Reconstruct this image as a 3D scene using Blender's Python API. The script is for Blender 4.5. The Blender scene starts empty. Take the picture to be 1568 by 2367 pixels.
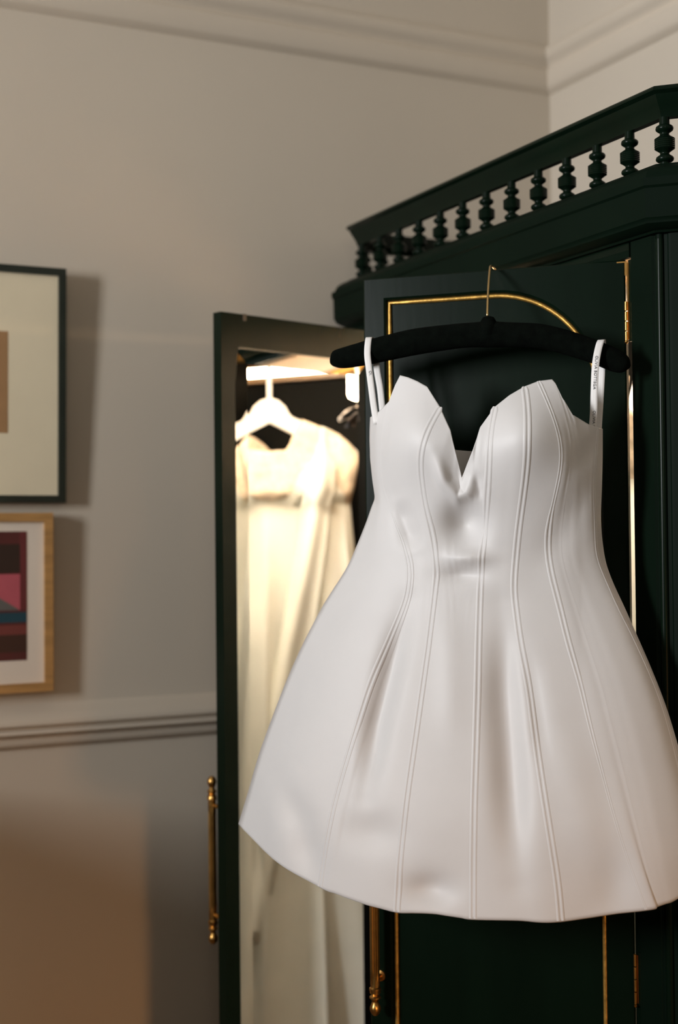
import bpy, bmesh, math
import numpy as np
from mathutils import Vector, Matrix

S = bpy.context.scene
COL = S.collection
PI = math.pi

# ------------------------------------------------------------------ camera
FPX, YAW, PITCH, ROLL, EYE = 3182.0, math.radians(26.41), math.radians(0.978), math.radians(0.588), 1.42
cd = bpy.data.cameras.new('camera')
cam = bpy.data.objects.new('camera', cd)
COL.objects.link(cam)
cd.sensor_fit = 'VERTICAL'
cd.sensor_height = 36.0
cd.lens = FPX / 2367.0 * 36.0
fw = Vector((math.sin(YAW) * math.cos(PITCH), math.cos(YAW) * math.cos(PITCH), math.sin(PITCH)))
r0 = Vector((math.cos(YAW), -math.sin(YAW), 0))
u0 = r0.cross(fw)
rt = r0 * math.cos(ROLL) - u0 * math.sin(ROLL)
up = rt.cross(fw)
m = Matrix((rt, up, -fw)).transposed().to_4x4()
m.translation = Vector((0, 0, EYE))
cam.matrix_world = m
cd.clip_start = 0.05
cd.dof.use_dof = True
cd.dof.focus_distance = 1.93
cd.dof.aperture_fstop = 2.4
S.camera = cam

# ------------------------------------------------------------------ world, daylight, exposure
w = bpy.data.worlds.new('world')
S.world = w
w.use_nodes = True
w.node_tree.nodes['Background'].inputs[0].default_value = (0.80, 0.88, 1.0, 1)
w.node_tree.nodes['Background'].inputs[1].default_value = 1.0
S.view_settings.view_transform = 'Standard'
S.view_settings.look = 'None'
S.view_settings.gamma = 1.0
S.view_settings.exposure = 0.0
try:
    S.view_settings.use_curve_mapping = False
except Exception:
    pass

def area_light(name, loc, direction, sx, sy, power, color):
    d = bpy.data.lights.new(name, 'AREA')
    d.shape = 'RECTANGLE'
    d.size, d.size_y = sx, sy
    d.energy = power
    d.color = color
    o = bpy.data.objects.new(name, d)
    COL.objects.link(o)
    o.location = loc
    o.rotation_euler = Vector(direction).to_track_quat('-Z', 'Y').to_euler()
    return o

# daylight entering through the window of the left wall (left of the frame)
dl = area_light('daylight_and_fill', (-2.46, 1.00, 2.02), (1, 0.12, 0.10), 0.42, 1.00, 34.0, (0.97, 0.98, 1.0))
dl.data.spread = math.radians(88)
# soft fill light added behind the photographer; no window stands there
fill_light = area_light('daylight_and_fill', (-0.70, -2.06, 2.05), (0.18, 1, 0.16), 1.00, 0.90, 8.0, (1.0, 0.89, 0.72))
fill_light.data.spread = math.radians(110)
# warm table lamp standing low behind the photographer
tl = area_light('table_lamp', (1.05, -1.60, 0.95), (0, 1, -0.36), 0.30, 0.30, 4.0, (1.0, 0.47, 0.15))
tl.data.spread = math.radians(58)

# ------------------------------------------------------------------ materials
def rgb(r, g, b):
    f = lambda c: c / 12.92 if c <= 0.04045 else ((c + 0.055) / 1.055) ** 2.4
    return (f(r / 255), f(g / 255), f(b / 255))

def mat(name, col, rough=0.5, metal=0.0, var=0.06, scale=8.0, bump=0.0, bscale=60.0, stretch=(1, 1, 1), spec=0.5, sheen=0.0, emit=None, coat=0.0):
    M = bpy.data.materials.new(name)
    M.use_nodes = True
    nt = M.node_tree
    b = nt.nodes['Principled BSDF']
    b.inputs['Roughness'].default_value = rough
    b.inputs['Metallic'].default_value = metal
    b.inputs['Specular IOR Level'].default_value = spec
    b.inputs['Sheen Weight'].default_value = sheen
    b.inputs['Coat Weight'].default_value = coat
    tc = nt.nodes.new('ShaderNodeTexCoord')
    mp = nt.nodes.new('ShaderNodeMapping')
    mp.inputs['Scale'].default_value = stretch
    nt.links.new(tc.outputs['Object'], mp.inputs['Vector'])
    n = nt.nodes.new('ShaderNodeTexNoise')
    n.inputs['Scale'].default_value = scale
    n.inputs['Detail'].default_value = 4
    nt.links.new(mp.outputs['Vector'], n.inputs['Vector'])
    r = nt.nodes.new('ShaderNodeValToRGB')
    r.color_ramp.elements[0].position = 0.3
    r.color_ramp.elements[1].position = 0.7
    r.color_ramp.elements[0].color = tuple(max(0, c * (1 - var)) for c in col) + (1,)
    r.color_ramp.elements[1].color = tuple(min(1, c * (1 + var)) for c in col) + (1,)
    nt.links.new(n.outputs['Fac'], r.inputs['Fac'])
    nt.links.new(r.outputs['Color'], b.inputs['Base Color'])
    if bump:
        n2 = nt.nodes.new('ShaderNodeTexNoise')
        n2.inputs['Scale'].default_value = bscale
        n2.inputs['Detail'].default_value = 3
        nt.links.new(mp.outputs['Vector'], n2.inputs['Vector'])
        bp = nt.nodes.new('ShaderNodeBump')
        bp.inputs['Strength'].default_value = bump
        bp.inputs['Distance'].default_value = 0.002
        nt.links.new(n2.outputs['Fac'], bp.inputs['Height'])
        nt.links.new(bp.outputs['Normal'], b.inputs['Normal'])
    if emit:
        b.inputs['Emission Color'].default_value = tuple(emit[:3]) + (1,)
        b.inputs['Emission Strength'].default_value = emit[3]
    return M

PAINT = mat('wall_paint', (0.55, 0.487, 0.402), 0.75, var=0.025, scale=2.0, bump=0.10, bscale=90, spec=0.25)
TRIM = mat('trim_paint', (0.57, 0.50, 0.41), 0.55, var=0.02, scale=3.0, spec=0.3)
CEIL = mat('ceiling_paint', (0.70, 0.66, 0.60), 0.85, var=0.02, scale=3)
FLOORM = mat('oak_floor', (0.13, 0.075, 0.04), 0.45, var=0.3, scale=3, stretch=(1, 12, 1), bump=0.1)
GREEN = mat('dark_green_lacquer', (0.0026, 0.0078, 0.0040), 0.27, var=0.12, scale=5, bump=0.03, bscale=25, stretch=(4, 4, 0.6), spec=0.11)
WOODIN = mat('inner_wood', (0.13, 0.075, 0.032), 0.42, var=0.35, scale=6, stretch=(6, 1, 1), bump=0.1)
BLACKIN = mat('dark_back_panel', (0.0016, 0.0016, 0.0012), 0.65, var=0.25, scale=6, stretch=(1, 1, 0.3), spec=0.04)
GREENM = mat('dark_green_matt', (0.0024, 0.0072, 0.0038), 0.55, var=0.12, scale=5, spec=0.05)
GOLD = mat('gold_leaf', (0.52, 0.30, 0.07), 0.42, metal=0.75, var=0.25, scale=120, bump=0.25, bscale=200)
BRASS = mat('aged_brass', (0.55, 0.31, 0.09), 0.30, metal=1.0, var=0.2, scale=40, bump=0.1, bscale=120)
CHESTM = mat('dark_walnut', (0.06, 0.032, 0.016), 0.4, var=0.3, scale=5, stretch=(1, 1, 8))
DULL = mat('dull_steel', (0.10, 0.085, 0.07), 0.5, metal=0.6)
WIRE = mat('gilt_wire', (0.72, 0.52, 0.24), 0.25, metal=1.0, var=0.1, scale=60)
MIRROR = mat('silvered_glass', (0.90, 0.91, 0.89), 0.0, metal=1.0, var=0.005, scale=2)
SATIN = mat('ivory_satin', (0.665, 0.648, 0.638), 0.50, var=0.012, scale=20, bump=0.05, bscale=900, spec=0.35, sheen=0.25)
LINING = mat('ivory_lining', (0.62, 0.57, 0.48), 0.6, var=0.02, scale=20)
RIBBON = mat('ivory_ribbon', (0.74, 0.72, 0.70), 0.5, var=0.05, scale=90, stretch=(1, 1, 0.2))
INK = mat('grey_ink', (0.10, 0.10, 0.11), 0.7)
VELVET = mat('black_velvet', (0.0016, 0.0026, 0.0018), 0.95, var=0.4, scale=80, bump=0.3, bscale=400, spec=0.05, sheen=0.0)
GOWN = mat('cream_chiffon', (0.80, 0.80, 0.72), 0.6, var=0.03, scale=14, bump=0.15, bscale=120, spec=0.3)
LACE = mat('ivory_lace', (0.62, 0.52, 0.40), 0.65, var=0.5, scale=30, bump=0.6, bscale=60, spec=0.2)
WHITEH = mat('white_hanger_paint', (0.82, 0.80, 0.76), 0.35, var=0.02)
BOW = mat('brown_satin', (0.016, 0.008, 0.0035), 0.45, var=0.3, scale=30, sheen=0.2)
BLACKF = mat('black_frame', (0.012, 0.018, 0.012), 0.45, var=0.2, scale=20)
OAKF = mat('honey_oak_frame', (0.42, 0.225, 0.075), 0.5, var=0.22, scale=10, stretch=(1, 1, 8))
MATB = mat('cream_mat_board', (0.74, 0.645, 0.46), 0.8, var=0.05, scale=5)
MATW = mat('white_mat_board', (0.72, 0.63, 0.53), 0.8, var=0.02, scale=8)
WINDOWP = mat('window_paint', (0.75, 0.73, 0.7), 0.5, var=0.02)
LEDM = mat('warm_led', (1, 0.8, 0.5), 0.5, emit=(1.0, 0.70, 0.43, 50.0))
STRIPM = mat('hidden_gown_fill', (1, 0.8, 0.5), 0.5, emit=(1.0, 0.82, 0.62, 640.0))  # added emitter for the gowns, hidden by the header
BULB = mat('warm_glass', (1, 0.85, 0.6), 0.5, emit=(1.0, 0.68, 0.40, 38.0))

def flat(name, c):
    return mat(name, rgb(*c), 0.8, var=0.06, scale=30)

# ------------------------------------------------------------------ mesh helpers
def link(name, verts, faces, material, parent=None, smooth=False, mats=None, fm=None):
    me = bpy.data.meshes.new(name)
    me.from_pydata([tuple(v) for v in verts], [], [tuple(f) for f in faces])
    bm = bmesh.new(); bm.from_mesh(me)
    bmesh.ops.recalc_face_normals(bm, faces=bm.faces)
    bm.to_mesh(me); bm.free()
    for x in (mats or [material]):
        me.materials.append(x)
    if fm:
        me.polygons.foreach_set('material_index', fm)
    if smooth:
        me.polygons.foreach_set('use_smooth', [True] * len(me.polygons))
    me.update()
    o = bpy.data.objects.new(name, me)
    COL.objects.link(o)
    if parent is not None:
        attach(o, parent)
    return o

def attach(o, parent):
    o.parent = parent
    p = parent
    mt = Matrix.Identity(4)
    chain = []
    while p is not None:
        chain.append(p); p = p.parent
    for q in reversed(chain):
        mt = mt @ q.matrix_parent_inverse @ Matrix.Translation(q.location)
    o.matrix_parent_inverse = mt.inverted()

def autosmooth(o, ang=35):
    me = o.data
    bm = bmesh.new(); bm.from_mesh(me)
    lim = math.radians(ang)
    for f in bm.faces: f.smooth = True
    for e in bm.edges:
        e.smooth = len(e.link_faces) == 2 and e.calc_face_angle(0) < lim
    bm.to_mesh(me); bm.free()
    return o

def thing(name, label, cat, loc, group=None):
    o = bpy.data.objects.new(name, None)
    o.empty_display_size = 0.05
    COL.objects.link(o)
    o.location = loc
    o['label'] = label
    o['category'] = cat
    if group: o['group'] = group
    return o

def structure(o):
    o['kind'] = 'structure'
    return o

class MB:
    """collects pieces of one mesh"""
    def __init__(s): s.v = []; s.f = []; s.m = []
    def add(s, v, f, mi=0):
        n = len(s.v)
        s.v += [tuple(x) for x in v]
        s.f += [tuple(i + n for i in x) for x in f]
        s.m += [mi] * len(f)
        return s
    def box(s, lo, hi, mi=0, X=None):
        x0, y0, z0 = lo; x1, y1, z1 = hi
        v = [(x0,y0,z0),(x1,y0,z0),(x1,y1,z0),(x0,y1,z0),(x0,y0,z1),(x1,y0,z1),(x1,y1,z1),(x0,y1,z1)]
        if X: v = [X(p) for p in v]
        return s.add(v, [(0,3,2,1),(4,5,6,7),(0,1,5,4),(1,2,6,5),(2,3,7,6),(3,0,4,7)], mi)
    def prism(s, poly, z0, z1, mi=0, X=None):
        n = len(poly)
        v = [(p[0], p[1], z0) for p in poly] + [(p[0], p[1], z1) for p in poly]
        if X: v = [X(p) for p in v]
        f = [tuple(reversed(range(n))), tuple(range(n, 2*n))]
        f += [(i, (i+1) % n, n + (i+1) % n, n + i) for i in range(n)]
        return s.add(v, f, mi)
    def tube(s, pts, r, k=8, mi=0, closed=False):
        pts = [Vector(p) for p in pts]
        rs = r if hasattr(r, '__len__') else [r] * len(pts)
        n = len(pts); v = []; f = []
        prev = None
        for i, p in enumerate(pts):
            if closed:
                t = pts[(i+1) % n] - pts[i-1]
            else:
                t = pts[min(i+1, n-1)] - pts[max(i-1, 0)]
            t.normalize()
            if prev is None:
                a = t.orthogonal().normalized()
            else:
                a = (prev - t * prev.dot(t)).normalized()
            prev = a
            b = t.cross(a)
            for j in range(k):
                th = 2*PI*j/k
                v.append(p + (a*math.cos(th) + b*math.sin(th)) * rs[i])
        for i in range(n if closed else n-1):
            i2 = (i+1) % n
            for j in range(k):
                f.append((i*k+j, i*k+(j+1) % k, i2*k+(j+1) % k, i2*k+j))
        if not closed:
            f.append(tuple(reversed(range(k)))); f.append(tuple(range((n-1)*k, n*k)))
        return s.add(v, f, mi)
    def lathe(s, prof, c, k=16, mi=0, flute=0.0, nfl=8, X=None):
        v = []; f = []
        n = len(prof)
        for (r, z) in prof:
            for j in range(k):
                th = 2*PI*j/k
                rr = r * (1 - flute * (0.5 + 0.5*math.cos(nfl*th))) if (flute and isinstance(flute, float)) else r
                v.append((c[0] + rr*math.cos(th), c[1] + rr*math.sin(th), c[2] + z))
        for i in range(n-1):
            for j in range(k):
                f.append((i*k+j, i*k+(j+1) % k, (i+1)*k+(j+1) % k, (i+1)*k+j))
        f.append(tuple(reversed(range(k)))); f.append(tuple(range((n-1)*k, n*k)))
        if X: v = [X(p) for p in v]
        return s.add(v, f, mi)
    def grid(s, P, mi=0, wrapj=False):
        ni, nj = P.shape[:2]
        v = P.reshape(-1, 3).tolist(); f = []
        for i in range(ni-1):
            for j in range(nj if wrapj else nj-1):
                j2 = (j+1) % nj
                f.append((i*nj+j, i*nj+j2, (i+1)*nj+j2, (i+1)*nj+j))
        return s.add(v, f, mi)
    def build(s, name, material, parent=None, smooth=False, auto=None, mats=None):
        o = link(name, s.v, s.f, material, parent, smooth, mats, s.m if mats else None)
        if auto: autosmooth(o, auto)
        return o

def catmull(P, k, axis):
    P = np.moveaxis(np.asarray(P, float), axis, 0)
    n = len(P)
    E = np.concatenate([[2*P[0]-P[1]], P, [2*P[-1]-P[-2]]])
    out = []
    for i in range(n-1):
        a, b, c, d = E[i], E[i+1], E[i+2], E[i+3]
        for j in range(k):
            t = j/k
            out.append(0.5*((2*b) + (-a+c)*t + (2*a-5*b+4*c-d)*t*t + (-a+3*b-3*c+d)*t**3))
    out.append(P[-1])
    return np.moveaxis(np.array(out), 0, axis)

# ------------------------------------------------------------------ the room
XL, XR, YF, YB, ZC = -2.50, 1.8651, -2.10, 2.6311, 2.98
m_ = MB(); m_.box((XL-.12, YF-.12, -.08), (XR+.12, YB+.12, 0)); structure(m_.build('floor', FLOORM))
m_ = MB(); m_.box((XL-.12, YF-.12, ZC), (XR+.12, YB+.12, ZC+.08)); structure(m_.build('ceiling', CEIL))
m_ = MB(); m_.box((XL-.12, YB, 0), (XR+.12, YB+.12, ZC)); structure(m_.build('wall_back', PAINT))
m_ = MB(); m_.box((XR, YF, 0), (XR+.12, YB, ZC)); structure(m_.build('wall_right', PAINT))
m_ = MB(); m_.box((XL-.12, YF-.12, 0), (XR+.12, YF, ZC)); structure(m_.build('wall_front', PAINT))
W1 = (0.72, 1.28, 1.45, 2.58)          # y0, y1, z0, z1 of the window
m_ = MB()
m_.box((XL-.12, YF, 0), (XL, W1[0], ZC)); m_.box((XL-.12, W1[1], 0), (XL, YB, ZC))
for q in (W1,):
    m_.box((XL-.12, q[0], 0), (XL, q[1], q[2])); m_.box((XL-.12, q[0], q[3]), (XL, q[1], ZC))
structure(m_.build('wall_left', PAINT))
for i, q in enumerate((W1,)):
    root = thing('window_%d' % (i+1), '', '', (XL-.06, (q[0]+q[1])/2, q[2]))
    del root['label']; del root['category']; root['kind'] = 'structure'
    m_ = MB(); t = .05
    m_.box((XL-.10, q[0], q[2]), (XL-.05, q[0]+t, q[3])); m_.box((XL-.10, q[1]-t, q[2]), (XL-.05, q[1], q[3]))
    m_.box((XL-.10, q[0]+t, q[2]), (XL-.05, q[1]-t, q[2]+t)); m_.box((XL-.10, q[0]+t, q[3]-t), (XL-.05, q[1]-t, q[3]))
    m_.box((XL-.09, q[0]+t, (q[2]+q[3])/2-.02), (XL-.06, q[1]-t, (q[2]+q[3])/2+.02))
    m_.build('window_frame', WINDOWP, root)

PICR = [(0,2.545),(.026,2.541),(.031,2.533),(.031,2.521),(.024,2.509),(.013,2.500),(.011,2.495),(.018,2.491),(.020,2.483),(.018,2.475),(.018,2.453),(.013,2.446),(.005,2.441),(0,2.438)]
DADO = [(0,1.104),(.006,1.098),(.018,1.089),(.029,1.078),(.032,1.072),(.032,1.066),(.021,1.062),(.019,1.058),(.026,1.055),(.028,1.050),(.024,1.045),(.015,1.042),(.015,1.030),(.012,1.025),(.005,1.021),(0,1.018)]
BASE = [(0,.20),(.008,.198),(.014,.190),(.018,.175),(.018,0),(0,0)]
def moulding(name, prof):
    def run(nm, a, b):
        v = [a(d, z) for d, z in prof] + [b(d, z) for d, z in prof]
        n = len(prof)
        f = [(i, i+1, n+i+1, n+i) for i in range(n-1)] + [(n-1, 0, n, 2*n-1), tuple(range(n)), tuple(range(n, 2*n))]
        o = link(nm, v, f, TRIM); autosmooth(o, 40); structure(o)
    run(name[0], lambda d, z: (XL, YB-d, z), lambda d, z: (XR-d, YB-d, z))
    run(name[1], lambda d, z: (XR-d, YB-d, z), lambda d, z: (XR-d, YF, z))
moulding(('trim_1', 'trim_2'), PICR)
moulding(('trim_3', 'trim_4'), DADO)
moulding(('baseboard_back', 'baseboard_right'), BASE)

# dress control net: each string is one column of the cloth from neckline to hem; u, n, z in 0.1 mm
DNET=["-1757 0 -1221 -1765 0 -1340 -1772 0 -1459 -1769 0 -1579 -1766 0 -1698 -1764 0 -1818 -1753 0 -1937 -1742 0 -2057 -1729 0 -2177 -1712 0 -2296 -1705 0 -2416 -1750 0 -2534 -1794 0 -2653 -1839 0 -2771 -1889 0 -2890 -1940 0 -3009 -1992 0 -3128 -2044 0 -3247 -2096 0 -3367 -2168 0 -3486 -2251 0 -3605 -2334 0 -3725 -2417 0 -3845 -2498 0 -3965 -2565 0 -4086 -2632 0 -4206 -2732 0 -4387 -2831 0 -4565 -2914 0 -4743 -2998 0 -4921 -3082 0 -5100 -3157 0 -5278 -3229 0 -5457 -3301 0 -5636 -3372 0 -5816 -3444 0 -5995 -3515 0 -6175 -3569 0 -6355 -3623 0 -6535 -3677 0 -6715 -3735 0 -6895 -3794 0 -7076 -3854 0 -7256",
"-1567 287 -1175 -1583 285 -1304 -1601 285 -1433 -1614 279 -1562 -1623 269 -1691 -1625 259 -1821 -1625 244 -1950 -1624 227 -2079 -1609 222 -2210 -1580 229 -2340 -1565 257 -2471 -1566 294 -2601 -1570 320 -2731 -1572 346 -2860 -1575 369 -2989 -1579 384 -3118 -1584 395 -3247 -1605 399 -3375 -1641 418 -3503 -1692 432 -3631 -1751 441 -3759 -1809 451 -3888 -1874 460 -4016 -1937 475 -4144 -2000 491 -4272 -2062 506 -4400 -2152 527 -4592 -2234 547 -4780 -2316 567 -4968 -2388 588 -5156 -2452 605 -5343 -2517 623 -5531 -2581 640 -5719 -2644 657 -5906 -2706 673 -6094 -2761 687 -6282 -2813 700 -6469 -2867 715 -6657 -2922 730 -6844 -2969 750 -7030 -2996 746 -7220 -3018 739 -7411 -3032 737 -7600",
"-1384 412 -1048 -1438 403 -1185 -1457 409 -1324 -1475 418 -1463 -1497 412 -1601 -1508 402 -1739 -1513 388 -1878 -1520 364 -2015 -1525 338 -2154 -1480 353 -2294 -1433 377 -2435 -1378 443 -2576 -1328 482 -2715 -1274 518 -2854 -1214 546 -2992 -1157 562 -3130 -1103 568 -3267 -1088 573 -3404 -1072 596 -3540 -1094 610 -3676 -1120 622 -3812 -1160 631 -3948 -1219 657 -4083 -1277 683 -4218 -1336 708 -4353 -1395 733 -4487 -1477 768 -4689 -1558 802 -4887 -1632 836 -5084 -1688 867 -5280 -1745 895 -5477 -1802 923 -5673 -1858 951 -5869 -1915 977 -6065 -1972 1000 -6261 -2025 1024 -6456 -2077 1050 -6651 -2121 1078 -6845 -2161 1091 -7041 -2205 1084 -7242 -2239 1083 -7441 -2268 1084 -7640 -2298 1084 -7839",
"-1289 399 -802 -1262 457 -955 -1259 502 -1104 -1289 520 -1249 -1311 535 -1394 -1335 545 -1539 -1354 549 -1683 -1365 532 -1826 -1374 510 -1970 -1376 492 -2114 -1352 479 -2258 -1316 473 -2404 -1268 513 -2550 -1222 539 -2695 -1172 562 -2840 -1117 581 -2984 -1066 588 -3128 -1018 588 -3271 -1002 592 -3414 -994 613 -3557 -1018 626 -3699 -1043 638 -3841 -1085 653 -3983 -1137 682 -4124 -1188 711 -4265 -1239 740 -4406 -1314 782 -4617 -1386 822 -4822 -1457 862 -5027 -1508 899 -5232 -1560 931 -5437 -1612 963 -5641 -1663 996 -5844 -1715 1027 -6048 -1767 1055 -6251 -1816 1084 -6454 -1863 1114 -6656 -1901 1147 -6857 -1940 1156 -7062 -1980 1154 -7270 -2008 1158 -7476 -2035 1162 -7682 -2051 1169 -7886",
"-1221 385 -667 -1186 450 -824 -1158 513 -980 -1158 564 -1133 -1189 585 -1282 -1218 603 -1430 -1246 614 -1577 -1266 616 -1724 -1282 594 -1870 -1290 573 -2017 -1290 551 -2164 -1259 537 -2312 -1225 536 -2460 -1180 563 -2609 -1136 577 -2757 -1085 594 -2905 -1034 602 -3053 -989 601 -3200 -960 593 -3347 -948 612 -3493 -960 628 -3639 -983 640 -3785 -1014 651 -3930 -1061 680 -4075 -1107 711 -4219 -1154 743 -4363 -1222 788 -4579 -1288 831 -4789 -1354 875 -4999 -1403 915 -5208 -1452 950 -5417 -1501 984 -5626 -1549 1019 -5834 -1598 1053 -6042 -1647 1084 -6249 -1693 1115 -6456 -1736 1148 -6662 -1771 1183 -6867 -1809 1190 -7077 -1845 1192 -7288 -1872 1198 -7498 -1897 1203 -7708 -1908 1213 -7916",
"-1089 443 -710 -1058 511 -867 -1033 578 -1022 -1043 630 -1174 -1078 653 -1323 -1115 671 -1470 -1145 686 -1618 -1168 681 -1764 -1190 655 -1910 -1194 638 -2056 -1187 615 -2203 -1162 592 -2351 -1133 591 -2499 -1090 604 -2647 -1049 610 -2795 -1001 619 -2943 -958 619 -3091 -919 612 -3238 -898 608 -3385 -892 626 -3531 -910 639 -3678 -932 651 -3824 -965 665 -3969 -1004 698 -4114 -1044 731 -4258 -1083 763 -4402 -1142 811 -4618 -1199 857 -4828 -1254 902 -5037 -1297 943 -5246 -1341 979 -5455 -1385 1015 -5663 -1428 1051 -5871 -1472 1086 -6078 -1515 1119 -6285 -1557 1153 -6491 -1595 1188 -6696 -1625 1223 -6901 -1661 1227 -7111 -1691 1232 -7321 -1716 1239 -7531 -1738 1247 -7739 -1744 1258 -7946",
"-945 509 -778 -922 579 -934 -903 648 -1088 -932 694 -1238 -977 716 -1385 -1023 733 -1532 -1050 752 -1679 -1078 732 -1824 -1103 704 -1968 -1098 692 -2115 -1086 661 -2261 -1068 632 -2408 -1037 635 -2555 -999 635 -2703 -958 637 -2850 -915 638 -2998 -881 630 -3145 -850 617 -3292 -836 623 -3438 -842 638 -3584 -862 650 -3730 -882 662 -3876 -915 685 -4021 -947 718 -4165 -980 752 -4309 -1012 786 -4453 -1061 835 -4667 -1109 882 -4876 -1154 930 -5084 -1192 969 -5293 -1231 1007 -5500 -1269 1044 -5707 -1308 1082 -5914 -1347 1117 -6120 -1385 1152 -6326 -1421 1188 -6530 -1453 1225 -6734 -1481 1253 -6939 -1513 1259 -7148 -1538 1266 -7356 -1562 1275 -7564 -1578 1285 -7771 -1583 1297 -7977",
"-788 585 -871 -770 657 -1025 -765 725 -1177 -818 758 -1324 -873 781 -1470 -916 802 -1615 -946 806 -1760 -982 777 -1903 -990 758 -2047 -985 735 -2192 -973 700 -2337 -959 676 -2483 -925 671 -2629 -891 663 -2775 -852 660 -2922 -819 651 -3068 -794 637 -3214 -774 624 -3360 -770 639 -3506 -784 652 -3651 -802 663 -3796 -823 674 -3941 -847 708 -4084 -871 743 -4227 -895 777 -4370 -920 812 -4512 -958 862 -4725 -996 912 -4932 -1029 960 -5138 -1062 998 -5345 -1094 1037 -5550 -1127 1075 -5755 -1159 1114 -5960 -1192 1150 -6164 -1224 1187 -6367 -1254 1225 -6569 -1279 1263 -6771 -1306 1285 -6975 -1332 1292 -7181 -1354 1302 -7387 -1374 1313 -7593 -1385 1324 -7797 -1392 1337 -8001",
"-566 770 -1182 -630 809 -1323 -695 836 -1464 -749 861 -1604 -783 877 -1744 -826 849 -1881 -847 827 -2020 -839 811 -2160 -836 771 -2299 -833 733 -2439 -812 717 -2580 -783 698 -2721 -752 689 -2863 -721 677 -3004 -705 660 -3145 -689 641 -3287 -672 642 -3428 -686 654 -3569 -700 665 -3709 -715 675 -3849 -729 694 -3989 -742 729 -4128 -754 763 -4266 -767 798 -4403 -781 832 -4541 -796 866 -4677 -820 916 -4882 -843 966 -5081 -866 1006 -5280 -890 1045 -5479 -914 1083 -5676 -938 1122 -5874 -963 1160 -6070 -987 1197 -6266 -1011 1235 -6461 -1030 1273 -6655 -1049 1310 -6849 -1072 1320 -7048 -1091 1331 -7246 -1109 1342 -7444 -1122 1354 -7641 -1131 1367 -7838 -1139 1379 -8034",
"-399 914 -1516 -457 948 -1650 -502 959 -1782 -546 937 -1912 -569 918 -2044 -577 895 -2176 -586 851 -2308 -592 808 -2440 -593 776 -2573 -587 744 -2707 -578 723 -2841 -568 704 -2975 -564 683 -3110 -561 661 -3245 -556 648 -3379 -560 659 -3514 -570 669 -3648 -581 679 -3782 -591 689 -3915 -600 717 -4048 -608 751 -4180 -616 784 -4311 -624 817 -4442 -633 850 -4573 -642 883 -4703 -651 916 -4833 -663 966 -5026 -676 1008 -5216 -690 1045 -5405 -704 1083 -5593 -720 1121 -5781 -740 1158 -5968 -760 1195 -6155 -780 1232 -6341 -798 1269 -6526 -815 1306 -6710 -833 1334 -6896 -851 1344 -7084 -868 1356 -7273 -884 1368 -7461 -897 1380 -7648 -908 1392 -7835 -919 1404 -8022",
"-319 982 -1880 -353 966 -2003 -371 951 -2128 -388 911 -2252 -401 868 -2376 -415 828 -2501 -426 791 -2626 -434 756 -2752 -440 734 -2879 -443 712 -3006 -450 689 -3133 -456 666 -3260 -460 655 -3388 -465 664 -3515 -472 674 -3641 -479 683 -3768 -486 692 -3895 -492 715 -4020 -497 747 -4145 -502 778 -4269 -507 810 -4393 -512 842 -4517 -515 873 -4640 -519 905 -4763 -522 936 -4885 -525 968 -5007 -531 1010 -5189 -537 1046 -5368 -543 1082 -5546 -552 1118 -5723 -568 1154 -5900 -584 1189 -6076 -601 1225 -6252 -617 1260 -6427 -631 1296 -6601 -646 1331 -6775 -662 1348 -6952 -678 1360 -7129 -693 1371 -7307 -708 1383 -7484 -721 1395 -7661 -733 1407 -7838 -746 1419 -8014",
"-267 955 -2171 -273 915 -2289 -278 875 -2408 -291 836 -2527 -306 799 -2646 -321 764 -2766 -334 741 -2887 -346 719 -3008 -357 696 -3129 -369 672 -3251 -379 658 -3372 -383 666 -3493 -387 675 -3614 -391 683 -3735 -396 692 -3856 -399 707 -3976 -401 737 -4095 -404 767 -4214 -406 798 -4332 -408 828 -4450 -409 858 -4568 -409 888 -4685 -408 918 -4802 -407 949 -4918 -406 979 -5034 -406 1006 -5150 -406 1042 -5324 -407 1076 -5494 -407 1111 -5663 -419 1145 -5831 -433 1179 -6000 -446 1214 -6167 -459 1248 -6334 -473 1282 -6500 -486 1316 -6666 -499 1347 -6832 -513 1359 -7001 -527 1370 -7170 -541 1382 -7339 -555 1393 -7508 -569 1405 -7677 -583 1417 -7845 -596 1428 -8013",
"-182 986 -1990 -183 974 -2113 -188 941 -2235 -194 900 -2357 -204 859 -2480 -219 819 -2603 -234 779 -2727 -248 753 -2851 -260 729 -2976 -273 705 -3101 -286 680 -3226 -298 659 -3352 -303 667 -3477 -308 676 -3602 -312 685 -3727 -316 693 -3851 -320 708 -3976 -322 739 -4099 -324 771 -4221 -326 802 -4343 -328 833 -4465 -328 864 -4586 -327 896 -4707 -326 927 -4828 -326 958 -4948 -325 989 -5068 -325 1028 -5247 -326 1064 -5423 -326 1099 -5597 -333 1135 -5772 -344 1170 -5945 -355 1206 -6118 -366 1241 -6291 -377 1277 -6462 -388 1312 -6633 -398 1348 -6803 -409 1360 -6978 -420 1372 -7153 -432 1385 -7327 -443 1397 -7501 -454 1410 -7674 -465 1422 -7848 -474 1434 -8021",
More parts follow.
